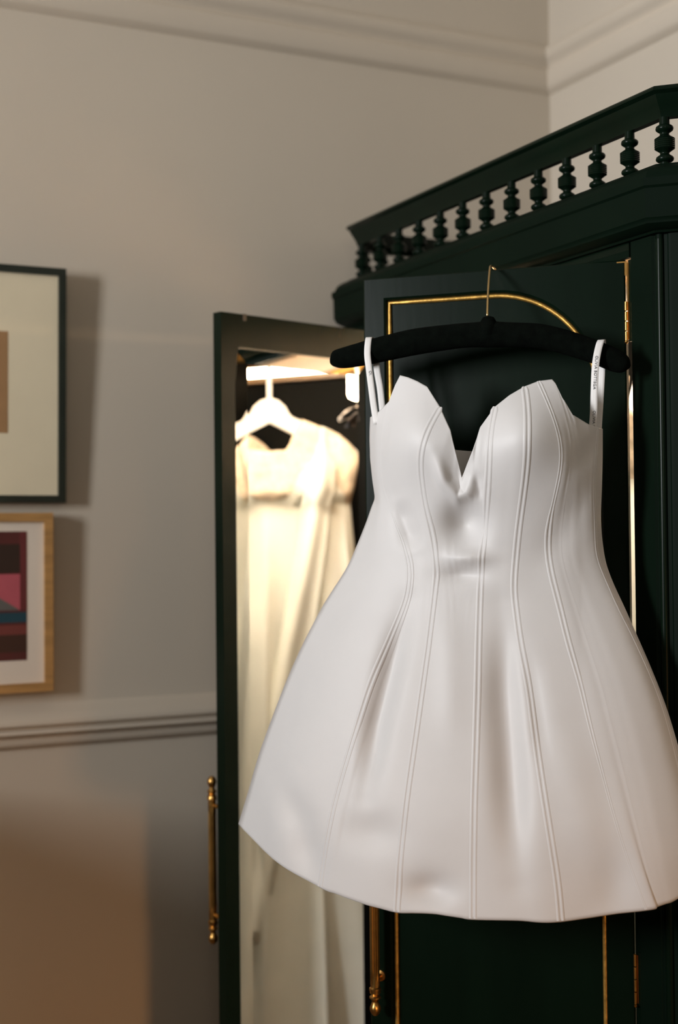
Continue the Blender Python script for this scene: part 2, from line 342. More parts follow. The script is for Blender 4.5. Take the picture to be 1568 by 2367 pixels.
"-80 1012 -1787 -85 1000 -1913 -91 987 -2040 -98 971 -2167 -108 927 -2293 -119 884 -2420 -134 842 -2547 -151 799 -2675 -167 765 -2803 -182 740 -2932 -196 714 -3061 -210 689 -3191 -225 663 -3321 -232 667 -3451 -237 676 -3580 -242 684 -3709 -247 693 -3838 -251 707 -3967 -253 739 -4094 -254 771 -4221 -256 804 -4348 -257 836 -4474 -257 869 -4599 -256 901 -4724 -255 933 -4849 -255 966 -4973 -254 1011 -5159 -255 1048 -5341 -256 1085 -5522 -258 1122 -5702 -267 1159 -5882 -276 1196 -6061 -285 1232 -6240 -294 1269 -6417 -302 1306 -6594 -309 1343 -6771 -318 1360 -6950 -327 1373 -7131 -337 1386 -7311 -345 1399 -7490 -354 1412 -7670 -362 1425 -7849 -368 1438 -8028",
"12 930 -1488 11 978 -1625 13 1018 -1761 6 1005 -1894 -2 992 -2027 -10 977 -2160 -23 931 -2292 -37 886 -2425 -55 841 -2558 -73 796 -2692 -90 762 -2826 -105 735 -2961 -121 708 -3097 -137 681 -3233 -152 662 -3369 -158 671 -3505 -163 680 -3640 -169 689 -3775 -175 698 -3910 -176 727 -4044 -178 761 -4177 -179 795 -4310 -180 829 -4442 -180 863 -4574 -179 896 -4705 -178 930 -4836 -177 981 -5031 -177 1024 -5221 -179 1063 -5412 -180 1102 -5601 -184 1141 -5790 -191 1179 -5978 -197 1218 -6165 -204 1257 -6351 -210 1296 -6537 -214 1334 -6722 -220 1358 -6909 -226 1372 -7097 -233 1386 -7286 -239 1399 -7474 -244 1413 -7662 -249 1427 -7849 -253 1441 -8036",
"208 819 -1206 188 880 -1351 167 931 -1494 155 981 -1637 150 1017 -1779 137 1003 -1917 124 990 -2055 110 967 -2194 91 920 -2331 71 872 -2470 51 825 -2609 32 779 -2749 14 750 -2890 -3 722 -3031 -22 694 -3173 -40 665 -3315 -50 668 -3456 -56 677 -3598 -63 686 -3739 -69 696 -3880 -72 721 -4020 -72 756 -4159 -72 791 -4297 -73 827 -4435 -73 862 -4573 -71 898 -4710 -70 951 -4914 -70 1002 -5113 -71 1043 -5312 -73 1083 -5510 -74 1124 -5707 -77 1164 -5903 -80 1205 -6099 -82 1246 -6293 -85 1286 -6487 -85 1327 -6680 -85 1356 -6873 -88 1371 -7070 -91 1385 -7266 -93 1400 -7462 -93 1414 -7658 -93 1428 -7853 -93 1443 -8048",
"393 723 -1048 417 802 -1201 426 865 -1350 420 916 -1497 415 968 -1643 413 1004 -1787 398 991 -1928 380 979 -2070 360 955 -2211 337 908 -2351 313 861 -2493 289 812 -2635 266 768 -2778 245 739 -2922 227 710 -3066 208 681 -3211 190 656 -3356 181 666 -3500 172 675 -3644 170 685 -3788 176 695 -3932 186 729 -4075 197 765 -4216 206 801 -4357 218 837 -4497 234 873 -4637 258 927 -4845 281 980 -5048 294 1024 -5251 306 1065 -5453 320 1106 -5653 336 1146 -5853 352 1187 -6052 368 1228 -6250 384 1269 -6446 400 1310 -6642 417 1342 -6838 431 1357 -7037 445 1371 -7236 460 1385 -7435 474 1399 -7633 481 1413 -7831 488 1427 -8029",
"587 638 -927 618 713 -1083 649 787 -1237 676 838 -1388 676 887 -1538 676 938 -1686 673 956 -1832 650 947 -1976 626 939 -2120 599 907 -2263 572 864 -2406 544 817 -2550 516 770 -2695 489 735 -2841 469 707 -2987 450 678 -3134 430 650 -3281 417 645 -3429 406 656 -3575 395 667 -3722 412 676 -3868 432 699 -4014 454 734 -4158 474 770 -4301 494 806 -4444 526 841 -4586 572 893 -4798 617 944 -5004 648 989 -5210 674 1029 -5415 702 1069 -5619 737 1107 -5822 771 1146 -6023 806 1184 -6224 840 1223 -6424 875 1261 -6622 908 1291 -6821 939 1305 -7023 970 1316 -7225 1001 1325 -7427 1028 1334 -7628 1042 1346 -7829 1055 1357 -8030",
"770 566 -849 840 624 -1002 909 675 -1154 973 716 -1304 1018 738 -1450 1063 756 -1596 1093 779 -1741 1091 775 -1884 1087 764 -2026 1055 771 -2168 1021 748 -2310 984 724 -2451 944 693 -2593 903 660 -2736 880 639 -2879 859 618 -3023 854 594 -3168 873 563 -3312 895 562 -3457 928 567 -3601 965 573 -3745 1003 581 -3889 1039 603 -4031 1073 633 -4172 1108 663 -4313 1143 694 -4453 1207 737 -4662 1272 777 -4866 1326 820 -5068 1372 855 -5270 1417 886 -5472 1470 913 -5673 1525 939 -5873 1579 965 -6072 1631 992 -6270 1683 1018 -6467 1740 1039 -6664 1798 1050 -6863 1859 1049 -7063 1922 1034 -7266 1992 1009 -7470 2069 977 -7677 2141 943 -7884",
"949 511 -826 997 563 -978 1051 608 -1128 1103 646 -1276 1139 664 -1422 1172 679 -1567 1199 696 -1711 1195 702 -1854 1190 694 -1996 1167 699 -2138 1139 685 -2280 1112 663 -2421 1082 636 -2563 1052 606 -2705 1032 584 -2848 1017 566 -2991 1008 547 -3135 1023 520 -3279 1053 508 -3423 1090 512 -3567 1132 516 -3711 1175 523 -3854 1218 537 -3996 1262 563 -4137 1306 589 -4278 1347 616 -4418 1417 655 -4627 1488 689 -4830 1551 726 -5033 1604 761 -5234 1652 788 -5435 1704 813 -5636 1757 835 -5836 1809 859 -6036 1858 884 -6234 1906 908 -6431 1956 928 -6629 2005 944 -6826 2055 946 -7026 2104 937 -7228 2156 915 -7432 2214 886 -7638 2269 856 -7845",
"991 520 -877 1046 566 -1026 1098 605 -1174 1143 634 -1320 1177 650 -1464 1207 663 -1608 1223 686 -1751 1218 680 -1892 1211 673 -2033 1187 679 -2174 1160 661 -2314 1135 639 -2455 1108 611 -2595 1081 581 -2737 1066 563 -2879 1053 546 -3021 1050 526 -3163 1067 498 -3306 1100 493 -3449 1139 496 -3592 1183 501 -3734 1227 508 -3875 1272 524 -4016 1317 548 -4156 1362 573 -4296 1406 599 -4435 1477 636 -4642 1550 668 -4844 1613 703 -5044 1667 736 -5244 1715 762 -5444 1766 785 -5644 1818 807 -5842 1870 829 -6040 1918 854 -6237 1965 878 -6433 2012 897 -6629 2059 914 -6824 2107 917 -7023 2152 909 -7223 2199 888 -7426 2253 860 -7630 2303 832 -7835",
"1100 574 -1101 1158 601 -1243 1200 614 -1382 1234 621 -1521 1261 630 -1659 1267 644 -1797 1264 636 -1933 1255 632 -2069 1234 632 -2205 1214 613 -2341 1195 591 -2477 1175 563 -2613 1154 534 -2750 1144 520 -2887 1135 505 -3024 1134 488 -3162 1149 464 -3300 1185 455 -3438 1226 456 -3576 1271 460 -3713 1317 466 -3850 1362 477 -3987 1411 498 -4122 1460 518 -4257 1506 540 -4392 1552 563 -4526 1628 593 -4726 1700 620 -4921 1758 653 -5115 1812 679 -5308 1860 701 -5502 1911 721 -5694 1960 740 -5887 2008 761 -6078 2052 784 -6268 2096 806 -6458 2139 825 -6647 2180 842 -6837 2221 846 -7028 2258 842 -7222 2295 823 -7418 2338 798 -7616 2377 773 -7814",
"1232 578 -1332 1274 575 -1465 1304 577 -1597 1323 586 -1730 1325 580 -1861 1324 570 -1992 1313 570 -2124 1298 561 -2254 1286 540 -2385 1275 515 -2516 1262 487 -2648 1251 463 -2779 1246 451 -2911 1242 439 -3044 1244 426 -3176 1259 405 -3309 1300 395 -3442 1344 395 -3574 1391 396 -3707 1439 402 -3838 1486 411 -3970 1539 425 -4101 1592 440 -4231 1642 456 -4361 1691 474 -4490 1742 491 -4619 1818 512 -4812 1887 535 -5000 1945 561 -5186 1997 582 -5373 2046 600 -5560 2094 616 -5746 2140 633 -5931 2185 651 -6116 2225 674 -6299 2265 694 -6482 2302 713 -6665 2336 731 -6848 2370 739 -7032 2397 741 -7217 2423 725 -7406 2454 704 -7597 2480 685 -7787",
"1434 404 -1456 1444 410 -1584 1447 424 -1712 1444 429 -1840 1438 428 -1967 1429 429 -2094 1417 427 -2221 1409 411 -2347 1406 386 -2474 1403 358 -2601 1399 332 -2728 1399 321 -2856 1400 314 -2984 1401 309 -3111 1407 303 -3239 1439 277 -3368 1487 273 -3496 1537 268 -3624 1587 271 -3752 1638 278 -3879 1691 284 -4006 1750 287 -4133 1809 290 -4259 1864 298 -4385 1918 307 -4510 1972 316 -4636 2051 325 -4823 2124 336 -5006 2187 353 -5188 2243 367 -5370 2292 379 -5551 2340 390 -5732 2383 404 -5913 2426 419 -6092 2462 442 -6270 2498 466 -6447 2533 482 -6625 2557 509 -6801 2582 530 -6977 2601 547 -7154 2614 543 -7335 2627 530 -7518 2639 519 -7702",
"1545 215 -1481 1536 245 -1608 1527 275 -1735 1517 291 -1861 1507 302 -1987 1497 309 -2112 1486 311 -2237 1482 294 -2361 1483 265 -2486 1484 234 -2611 1485 205 -2736 1488 199 -2861 1492 197 -2987 1496 198 -3113 1500 203 -3238 1532 174 -3364 1584 163 -3490 1636 153 -3616 1689 154 -3742 1741 162 -3867 1796 168 -3991 1858 158 -4117 1921 146 -4242 1980 140 -4367 2037 140 -4491 2093 140 -4615 2174 135 -4801 2251 129 -4983 2318 139 -5163 2379 149 -5343 2430 155 -5523 2479 163 -5702 2521 178 -5880 2563 193 -6058 2601 219 -6233 2633 251 -6407 2666 274 -6581 2691 305 -6754 2711 341 -6925 2730 367 -7097 2736 393 -7270 2741 386 -7449 2746 379 -7629",
"1590 0 -1491 1588 0 -1609 1586 0 -1726 1585 0 -1844 1582 0 -1962 1577 0 -2080 1572 0 -2197 1567 0 -2315 1561 0 -2433 1554 0 -2550 1548 0 -2668 1545 0 -2786 1552 0 -2903 1560 0 -3021 1573 0 -3139 1587 0 -3257 1604 0 -3374 1647 0 -3492 1689 0 -3609 1738 0 -3727 1794 0 -3844 1850 0 -3961 1899 0 -4077 1948 0 -4194 1997 0 -4310 2048 0 -4427 2124 0 -4601 2195 0 -4771 2263 0 -4940 2328 0 -5110 2392 0 -5279 2445 0 -5448 2493 0 -5617 2540 0 -5785 2584 0 -5954 2629 0 -6122 2674 0 -6290 2719 0 -6457 2759 0 -6625 2797 0 -6792 2835 0 -6960 2870 0 -7127 2900 0 -7294"]
FOLDS = [  # soft folds of the cloth: points (u, z), depth, widths, in metres
    ([(-0.0882, -0.1585)], 0.023, 0.0468, 0.0497),
    ([(0.0675, -0.1576)], 0.0253, 0.0468, 0.0497),
    ([(-0.0264, -0.2088)], -0.0085, 0.0199, 0.0292),
    ([(-0.063, -0.178), (-0.0495, -0.223), (-0.0335, -0.244), (-0.0209, -0.2396), (-0.0107, -0.2092)], 0.0126, 0.0088, 0.0088),
    ([(-0.0283, -0.2799)], -0.0357, 0.0269, 0.0281),
    ([(-0.023, -0.3268)], 0.0103, 0.0281, 0.0099),
    ([(-0.0331, -0.352)], -0.0102, 0.0269, 0.0105),
    ([(-0.0059, -0.2093), (-0.0011, -0.2505)], -0.0051, 0.0058, 0.0058),
    ([(-0.1085, -0.3884), (-0.1305, -0.4722), (-0.1506, -0.5609), (-0.1617, -0.6539)], -0.0204, 0.0164, 0.0164),
    ([(-0.3089, -0.64), (-0.2656, -0.699), (-0.2332, -0.7903)], -0.0102, 0.0234, 0.0234),
    ([(-0.1506, -0.7018)], -0.0068, 0.0409, 0.0263),
    ([(0.0252, -0.3938), (0.0291, -0.5094), (0.0362, -0.5942), (0.0487, -0.7555)], -0.0221, 0.021, 0.021),
    ([(0.0567, -0.4404), (0.0727, -0.5317), (0.0861, -0.6212)], -0.0068, 0.0105, 0.0105),
    ([(0.1125, -0.5374), (0.1488, -0.7544)], 0.0069, 0.0263, 0.0263),
    ([(0.1734, -0.7608)], -0.0068, 0.0234, 0.0409),
    ([(0.1568, -0.1579), (0.1256, -0.2077)], -0.0068, 0.0117, 0.0117),
    ([(0.1479, -0.2189), (0.1123, -0.2755), (0.0706, -0.3524)], -0.0051, 0.0234, 0.0234),
    ([(-0.0585, -0.7667)], -0.0051, 0.0351, 0.0263),
    ([(-0.125, -0.2417), (-0.0992, -0.3216)], -0.0102, 0.0152, 0.0152),
    ([(-0.0704, -0.7731)], -0.0102, 0.0292, 0.0175),
    ([(-0.0614, -0.364), (-0.047, -0.4529), (-0.04, -0.5964)], 0.0034, 0.0199, 0.0199)]

# ------------------------------------------------------------------ wardrobe
F, KR, KL, CANT, XB = 1.2651, 1.530, 2.489, 0.07, 1.828     # front plane, canted corners, back
YR, YL = KR-CANT, KL+CANT
TN = math.tan(PI/8)
def outline(d):
    """plan outline of the carcass grown by d: from the back left round the front to the back right"""
    k = d*TN
    return [(XB, YL+d), (F+CANT-k, YL+d), (F-d, KL+k), (F-d, KR-k), (F+CANT-k, YR-d), (XB, YR-d)]
def sweep(prof, name, material, parent, auto=35):
    n = len(prof)
    rows = [[(x, y, z) for x, y in outline(d)] for d, z in prof]
    v = [p for r in rows for p in r]; f = []
    for i in range(n):
        for j in range(5):
            a, b = i, (i+1) % n
            f.append((a*6+j, a*6+j+1, b*6+j+1, b*6+j))
    f.append(tuple(i*6 for i in range(n))); f.append(tuple(i*6+5 for i in range(n)))
    o = link(name, v, f, material, parent)
    return autosmooth(o, auto) if auto else o

ward = thing('wardrobe', 'dark green wardrobe with gilded door trim and a spindle gallery, in the room corner', 'wardrobe', (1.55, 2.01, 0))
ZTOP = 1.939
# side shells with their canted posts
def shell(sgn, name):
    yk = KR if sgn < 0 else KL
    g = lambda x, y: (x, yk + sgn*y)
    jamb = -0.0590 if sgn < 0 else -(KL-2.4065)
    outer = [(F+.03, jamb), (F, jamb), (F, -.0135), (F+.0035, -.0105), (F+.0038, -.0092)]
    cx, cy, r = F+.0066, -.0028, .0058
    for a in np.linspace(math.radians(255), math.radians(60), 9):
        outer.append((cx + r*math.cos(a)*1.0, cy + r*math.sin(a)))
    outer += [(F+.0125, .0068), (F+.0120, .0095), (F+.0140, .0140), (F+CANT, CANT), (XB, CANT), (XB, CANT-.022), (F+CANT+.009, CANT-.022), (F+.035, .012), (F+.03, .005)]
    pts = [g(x, y) for x, y in outer]
    m_ = MB(); m_.prism(pts, 0.10, 1.8405)
    o = m_.build(name, GREENM, ward); autosmooth(o, 26)
    p = g(cx, cy)
    m_ = MB(); m_.tube([(p[0], p[1], .102), (p[0], p[1], 1.834)], .0060, 20); m_.build('corner_bead', GREEN, ward, auto=40)
    return o
shell(-1, 'side_panel'); shell(1, 'side_panel')
m_ = MB(); m_.box((XB-.012, YR+.022, .10), (XB, YL-.022, 1.93)); o = m_.build('back_panel', BLACKIN, ward); o['label'] = 'dark board lining the back of the wardrobe'
m_ = MB(); m_.box((F+.03, YR+.023, .10), (XB-.0125, YL-.023, .125)); m_.build('bottom_board', WOODIN, ward)
m_ = MB(); m_.prism(outline(-.004), 1.905, ZTOP-.002); m_.build('top_board', GREEN, ward)
m_ = MB(); m_.box((F+.031, YR+.023, 1.893), (XB-.0125, YL-.023, 1.9045)); m_.build('ceiling_board', WOODIN, ward)
m_ = MB(); m_.box((F+.001, 1.5945, 1.830), (F+.012, 2.4060, 1.904)); m_.build('header', GREEN, ward)
m_ = MB(); m_.box((F+.0125, 1.5945, 1.829), (F+.030, 2.4060, 1.8925)); m_.build('header_lining', WOODIN, ward)
m_ = MB(); m_.prism(outline(.012), 0, .10); m_.build('plinth', GREEN, ward)
m_ = MB(); m_.box((F+.001, 1.5945, 1.8195), (F+.010, 1.995, 1.8298)); m_.build('header_blocker', GREENM, ward)  # added strip that hides the lit header above the right door
# inner linings of the two sides, warm brown wood
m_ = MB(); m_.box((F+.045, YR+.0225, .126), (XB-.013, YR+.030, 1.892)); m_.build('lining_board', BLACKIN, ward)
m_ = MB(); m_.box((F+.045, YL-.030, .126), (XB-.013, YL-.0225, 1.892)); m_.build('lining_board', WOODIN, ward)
sweep([(-.05,ZTOP),(.001,ZTOP),(.004,1.936),(.013,1.933),(.022,1.927),(.027,1.919),(.028,1.914),(.034,1.913),(.034,1.902),(.031,1.899),(.030,1.858),(.027,1.855),(.026,1.851),(.018,1.846),(.008,1.844),(.006,1.841),(0,1.8408),(-.02,1.8408),(-.02,1.90),(-.05,1.92)], 'cornice', GREENM, ward)
sweep([(-.034,2.049),(.003,2.049),(.005,2.046),(.005,2.043),(-.001,2.039),(-.003,2.034),(-.008,2.026),(-.013,2.017),(-.0155,2.0085),(-.027,2.0085),(-.034,2.020)], 'gallery_rail', GREEN, ward, 30)
HB = 2.0085-ZTOP
BP = [(.0066,0),(.0066,.075),(.0088,.085),(.0112,.115),(.0118,.150),(.0110,.185),(.0085,.215),(.0066,.228),(.0060,.255),(.0064,.285),(.0084,.305),(.0108,.335),(.0128,.352),
      (.0132,.360),(.0126,.385),(.0133,.400),(.0127,.425),(.0133,.440),(.0127,.465),(.0133,.480),(.0127,.505),(.0133,.520),(.0127,.545),(.0133,.555),
      (.0128,.565),(.0108,.585),(.0084,.612),(.0064,.632),(.0060,.660),(.0066,.688),(.0086,.705),(.0110,.735),(.0117,.770),(.0110,.810),(.0088,.835),(.0068,.850),(.0066,1.0)]
m_ = MB(); m_.lathe([(r*1.10, z*HB) for r, z in BP], (0, 0, 0), 16)
bal = m_.build('baluster', GREEN, None, auto=50)
spots = [(F+.0195, 1.5344 + .078*k) for k in range(13)]
spots += [(F+.060, KR-.043), (F+.060, KL+.043)]
spots += [(F+CANT+.035+.09*k, YR+.0195) for k in range(5)] + [(F+CANT+.035+.09*k, YL-.0195) for k in range(5)]
for i, (x, y) in enumerate(spots):
    o = bal if i == 0 else bal.copy()
    if i: COL.objects.link(o)
    o.location = (x, y, ZTOP+.0001)
    attach(o, ward)

# doors -------------------------------------------------------------
DT, DZ0, DZ1 = 0.024, 0.125, 1.8172
def door_frame(hinge, ang):
    a = math.radians(ang)
    d = Vector((math.sin(a), math.cos(a), 0))
    return Vector((hinge[0], hinge[1], 0)), d
HR, HL = (F, 1.6023), (F, 2.398)
_, dR = door_frame(HR, -44.3)
nR = Vector((-math.cos(math.radians(-44.3)), math.sin(math.radians(-44.3)), 0))      # outward, towards the room
dL = -Vector((math.sin(math.radians(73)), math.cos(math.radians(73)), 0))
nL = Vector((-math.cos(math.radians(73)), math.sin(math.radians(73)), 0))
XRd = lambda p: Vector((HR[0], HR[1], 0)) + dR*p[0] + nR*p[1] + Vector((0, 0, p[2]))
XLd = lambda p: Vector((HL[0], HL[1], 0)) + dL*p[0] + nL*p[1] + Vector((0, 0, p[2]))

def contour(a0, a1, z0, z1, r, n=14):
    """panel outline: square corner at a1, quarter-round arch at a0 (hinge side)"""
    pts = [(a0, z0), (a1, z0), (a1, z1), (a0+r, z1)]
    for t in np.linspace(0, PI/2, n)[1:]:
        pts.append((a0 + r - r*math.sin(t), z1 - r + r*math.cos(t)))
    return pts
def panel_door(name, X, W, back_open=None):
    m_ = MB()
    a0, a1, z0, z1, r = .036, W-.033, .235, 1.786, .160
    inner = contour(a0, a1, z0, z1, r)
    cx, cz = (a0+a1)/2, (z0+z1)/2
    def hit(poly, th):
        dx, dz = math.cos(th), math.sin(th); best = None
        for i in range(len(poly)):
            (x1, y1), (x2, y2) = poly[i], poly[(i+1) % len(poly)]
            ex, ey = x2-x1, y2-y1
            det = dx*(-ey) + ex*dz
            if abs(det) < 1e-12: continue
            t = ((x1-cx)*(-ey) + ex*(y1-cz)) / det
            s = (dx*(y1-cz) - dz*(x1-cx)) / det
            if t > 0 and -1e-6 <= s <= 1+1e-6 and (best is None or t > best): best = t
        return (cx+dx*best, cz+dz*best)
    rect = [(0, DZ0), (W, DZ0), (W, DZ1), (0, DZ1)]
    ths = sorted(set([round(math.atan2(z-cz, x-cx), 7) for x, z in inner + rect]))
    A = [hit(rect, t) for t in ths]; B = [hit(inner, t) for t in ths]
    n = len(ths)
    sh = lambda p, k: (cx + (p[0]-cx)*(1-k/(a1-cx)), cz + (p[1]-cz)*(1-k/(z1-cz)))
    rings = [[X((p[0], -DT+.0 if back_open is None else -DT, p[1])) for p in A],
             [X((p[0], -.0018, p[1])) for p in A], [X((sh(p, .0018)[0], 0, sh(p, .0018)[1])) for p in A],
             [X((p[0], 0, p[1])) for p in B], [X((sh(p, .0030)[0], -.0025, sh(p, .0030)[1])) for p in B], [X((sh(p, .005)[0], -.009, sh(p, .005)[1])) for p in B]]
    v = [p for rg in rings for p in rg]; f = []
    for i in range(len(rings)-1):
        for j in range(n):
            f.append((i*n+j, i*n+(j+1) % n, (i+1)*n+(j+1) % n, (i+1)*n+j))
    f.append(tuple(range(5*n, 6*n)))
    if back_open is None:
        f.append(tuple(range(n)))
    else:                                   # recess for the mirror on the inner face
        b0, b1, c0, c1 = back_open
        rc = [(b0, c0), (b1, c0), (b1, c1), (b0, c1)]
        C = [hit(rc, t) for t in ths]
        k = len(v)
        v += [X((p[0], -DT, p[1])) for p in C] + [X((p[0], -DT+.006, p[1])) for p in C]
        for j in range(n):
            j2 = (j+1) % n
            f.append((j, j2, k+j2, k+j)); f.append((k+j, k+j2, k+n+j2, k+n+j))
        f.append(tuple(range(k+n, k+2*n)))
    m_.add(v, f)
    d = m_.build(name, GREEN, ward); autosmooth(d, 25)
    # gold bead just inside the panel opening
    g = contour(a0+.0075, a1-.0075, z0+.0075, z1-.0075, r-.006, 22)
    m_ = MB()
    pts = []
    for i in range(len(g)):
        p, q = g[i], g[(i+1) % len(g)]
        L = math.hypot(q[0]-p[0], q[1]-p[1]); k = max(1, int(L/.05)) if L > .06 else 1
        pts += [(p[0]+(q[0]-p[0])*t/k, p[1]+(q[1]-p[1])*t/k) for t in range(k)]
    m_.tube([X((p[0], -.0075, p[1])) for p in pts], .0036, 8, closed=True)
    o = m_.build('gold_bead', GOLD, d, smooth=True); o['label'] = 'gilded bead round the door panel'
    return d
def handle(door, X, a, z0, z1, off):
    m_ = MB(); L = z1-z0
    prof = [(.0035,0),(.0062,.003),(.0082,.008),(.0082,.012),(.0062,.017),(.0045,.020),(.0062,.024),(.0085,.026),(.0085,.028),(.0055,.031),(.0080,.0335),(.0080,.036),(.0088,.038),(.0088,.041),(.0068,.043)]
    top = [(r, L-z) for r, z in reversed(prof)]
    bar = [(.0072, z) for z in np.linspace(.046, L-.046, 10)]
    c = Vector((0, 0, 0))
    v0 = len(m_.v)
    k = 24; V = []; Fc = []
    pr = prof + bar + top
    for i, (r, z) in enumerate(pr):
        flu = 0.16 if len(prof) <= i < len(prof)+len(bar) else 0.0
        for j in range(k):
            th = 2*PI*j/k
            rr = r*(1 - flu*(j % 3 == 0))
            V.append(X((a + rr*math.cos(th), off + rr*math.sin(th), z0+z)))
    n = len(pr)
    for i in range(n-1):
        for j in range(k): Fc.append((i*k+j, i*k+(j+1) % k, (i+1)*k+(j+1) % k, (i+1)*k+j))
    Fc.append(tuple(range(k))); Fc.append(tuple(range((n-1)*k, n*k)))
    m_.add(V, Fc)
    for z in (z0+.052, z1-.052):
        m_.tube([X((a, t, z)) for t in (.0003, .002, .003, .010, off-.004)], [.0085, .0085, .0045, .0038, .0038], 12)
    o = m_.build('handle', BRASS, door); autosmooth(o, 40)
    o['label'] = 'fluted brass pull with ball ends'
    return o

door_r = panel_door('door', XRd, .402)
door_r['label'] = 'right door with a gilded arched panel, the one the dress hangs on'
handle(door_r, XRd, .386, .692, .978, .026)
for z0, z1 in ((1.698, 1.756), (.740, .813), (1.19, 1.25)):
    m_ = MB(); k = 4; h = (z1-z0)/k
    for i in range(k):
        m_.lathe([(.0018, .0006), (.0023, .0010), (.0023, h-.0010), (.0018, h-.0006)], (HR[0]-.0018, HR[1]-.0030, z0+i*h), 10)
    m_.lathe([(.0012, -.004), (.0028, -.002), (.0028, 0)], (HR[0]-.0018, HR[1]-.0030, z0), 10)
    m_.build('hinge', BRASS, door_r, auto=40)
m_ = MB()
m_.box((.0005, .0004, 1.8128), (.012, .0010, 1.8146), X=XRd); m_.box((-.0030, .0002, 1.794), (.0006, .0014, 1.8146), X=XRd)
m_.build('pivot_plate', BRASS, door_r)
for z0, z1 in ((1.700, 1.812), (.742, .811)):
    m_ = MB(); m_.box((F+.0006, 1.5955, z0), (F+.0016, 1.5990, z1)); m_.build('hinge_leaf', BRASS, ward)
    m_ = MB(); m_.box((F+.0018, 1.5893, z0-.003), (F+.0040, 1.5975, z1+.004)); m_.build('hinge_packing', GREEN, ward)
m_ = MB(); m_.box((F+.0045, 1.5893, .13), (F+.0065, 1.6052, 1.02)); m_.build('gap_blocker', GREEN, ward)  # added strip blocking interior light in the lower hinge gap

WL = .3960
door_l = panel_door('door', XLd, WL, (.031, .3650, .20, 1.7575))
door_l['label'] = 'left door seen from inside, faced with a tall bevelled mirror'
handle(door_l, XLd, .383, .694, .992, .030)
m_ = MB()
b0, b1, c0, c1 = .0314, .3646, .2004, 1.7571
bw, e0, e1 = .0290, -DT+.0042, -DT+.0012
rings = [[(b0, c0), (b1, c0), (b1, c1), (b0, c1)]]*2 + [[(b0+bw, c0+bw), (b1-bw, c0+bw), (b1-bw, c1-bw), (b0+bw, c1-bw)]]
v = [XLd((p[0], -DT+.0056, p[1])) for p in rings[0]] + [XLd((p[0], e0, p[1])) for p in rings[0]] + [XLd((p[0], e1, p[1])) for p in rings[2]]
f = [(0,1,2,3), (8,9,10,11)] + [(i*4+j, i*4+(j+1) % 4, (i+1)*4+(j+1) % 4, (i+1)*4+j) for i in range(2) for j in range(4)]
m_.add(v, f); o = m_.build('mirror', MIRROR, door_l); o['label'] = 'tall bevelled mirror on the inner face of the door'
m_ = MB(); m_.box((.339, -DT-.0016, 1.806), (.346, -DT-.0002, 1.8165), X=XLd); m_.box((.3395, -DT-.002, 1.814), (.3455, -DT+.004, 1.8180), X=XLd)
m_.build('catch_plate', DULL, door_l)
for z0, z1 in ((1.698, 1.756), (.740, .813)):
    m_ = MB(); k = 4; h = (z1-z0)/k
    for i in range(k):
        m_.lathe([(.0030, .0006), (.0036, .0012), (.0036, h-.0012), (.0030, h-.0006)], (HL[0]-.0022, HL[1]+.0036, z0+i*h), 10)
    m_.build('hinge', BRASS, door_l, auto=40)

# hanging rod, light strip and small lamp inside
RX, RZ = 1.560, 1.852
m_ = MB(); m_.tube([(RX, YR+.0305, RZ), (RX, YL-.0305, RZ)], .0095, 16); m_.build('hanging_rod', BRASS, ward, auto=40)
m_ = MB(); m_.box((1.792, 1.56, 1.8195), (1.8225, 2.06, 1.8405)); o = m_.build('light_strip', LEDM, ward); o['label'] = 'glowing warm light strip along the upper back edge'
m_ = MB(); m_.box((1.786, 1.55, 1.841), (1.8255, 2.07, 1.852)); m_.box((1.8228, 1.55, 1.805), (1.8255, 2.07, 1.8408)); m_.box((1.789, 1.55, 1.805), (1.8226, 2.07, 1.8192)); m_.build('light_strip_holder', WOODIN, ward)

m_ = MB(); m_.box((F+.036, 1.62, 1.858), (F+.048, 2.38, 1.866)); o = m_.build('light_strip', STRIPM, ward); o['label'] = 'hidden warm light strip added behind the front header to brighten the gowns'  # added glow, out of sight, lighting the gowns from the front
lamp = thing('hanging_lamp', 'small glowing cylinder lamp hung inside the wardrobe, seen top right in the mirror', 'lamp', (1.405, 2.262, 1.70))
lx, ly = 1.405, 2.262
m_ = MB(); m_.tube([(lx, ly, 1.8925), (lx, ly, 1.760)], .0035, 8); m_.build('stem', WHITEH, lamp, smooth=True)
m_ = MB(); m_.lathe([(.004, .066), (.022, .064), (.027, .060), (.0285, .052), (.0285, .014), (.026, .007), (.016, .002), (.004, 0)], (lx, ly, 1.700), 20); m_.build('shade', BULB, lamp, auto=50)

# brown bow below the lamp
bow = thing('ribbon_bow', 'dark brown crumpled ribbon bow hung below the small lamp', 'bow', (lx-.004, ly-.004, 1.66))
bc = Vector((lx-.004, ly-.004, 1.684))
bu, bn = Vector((.68, .73, 0)), Vector((-.73, .68, 0))
m_ = MB()
for sg in (-1, 1):
    P = []
    for i, t in enumerate(np.linspace(0, 2*PI, 22)):
        r = .020*math.sin(t/2)**.7 if 0 < t < 2*PI else 0
        u = sg*((.040*(1-math.cos(t))/2)); zz = .009*math.sin(t) - .022*(1-math.cos(t))/2
        wd = .010 + .008*(1-math.cos(t))/2
        P.append([bc + bu*u + bn*s*wd + Vector((0, 0, zz + .002*math.sin(5*t+s))) for s in (-1, -.33, .33, 1)])
    m_.grid(np.array(P))
for sg, ln in ((-1, .040), (1, .052)):
    P = [[bc + bu*(sg*(.004+.016*t) + s*.007*(.5+t)) + bn*(.004*math.sin(6*t+s)) + Vector((0, 0, -ln*t)) for s in (-1, 0, 1)] for t in np.linspace(0, 1, 8)]
    m_.grid(np.array(P))
o = m_.build('bow_loops', BOW, bow, smooth=True)
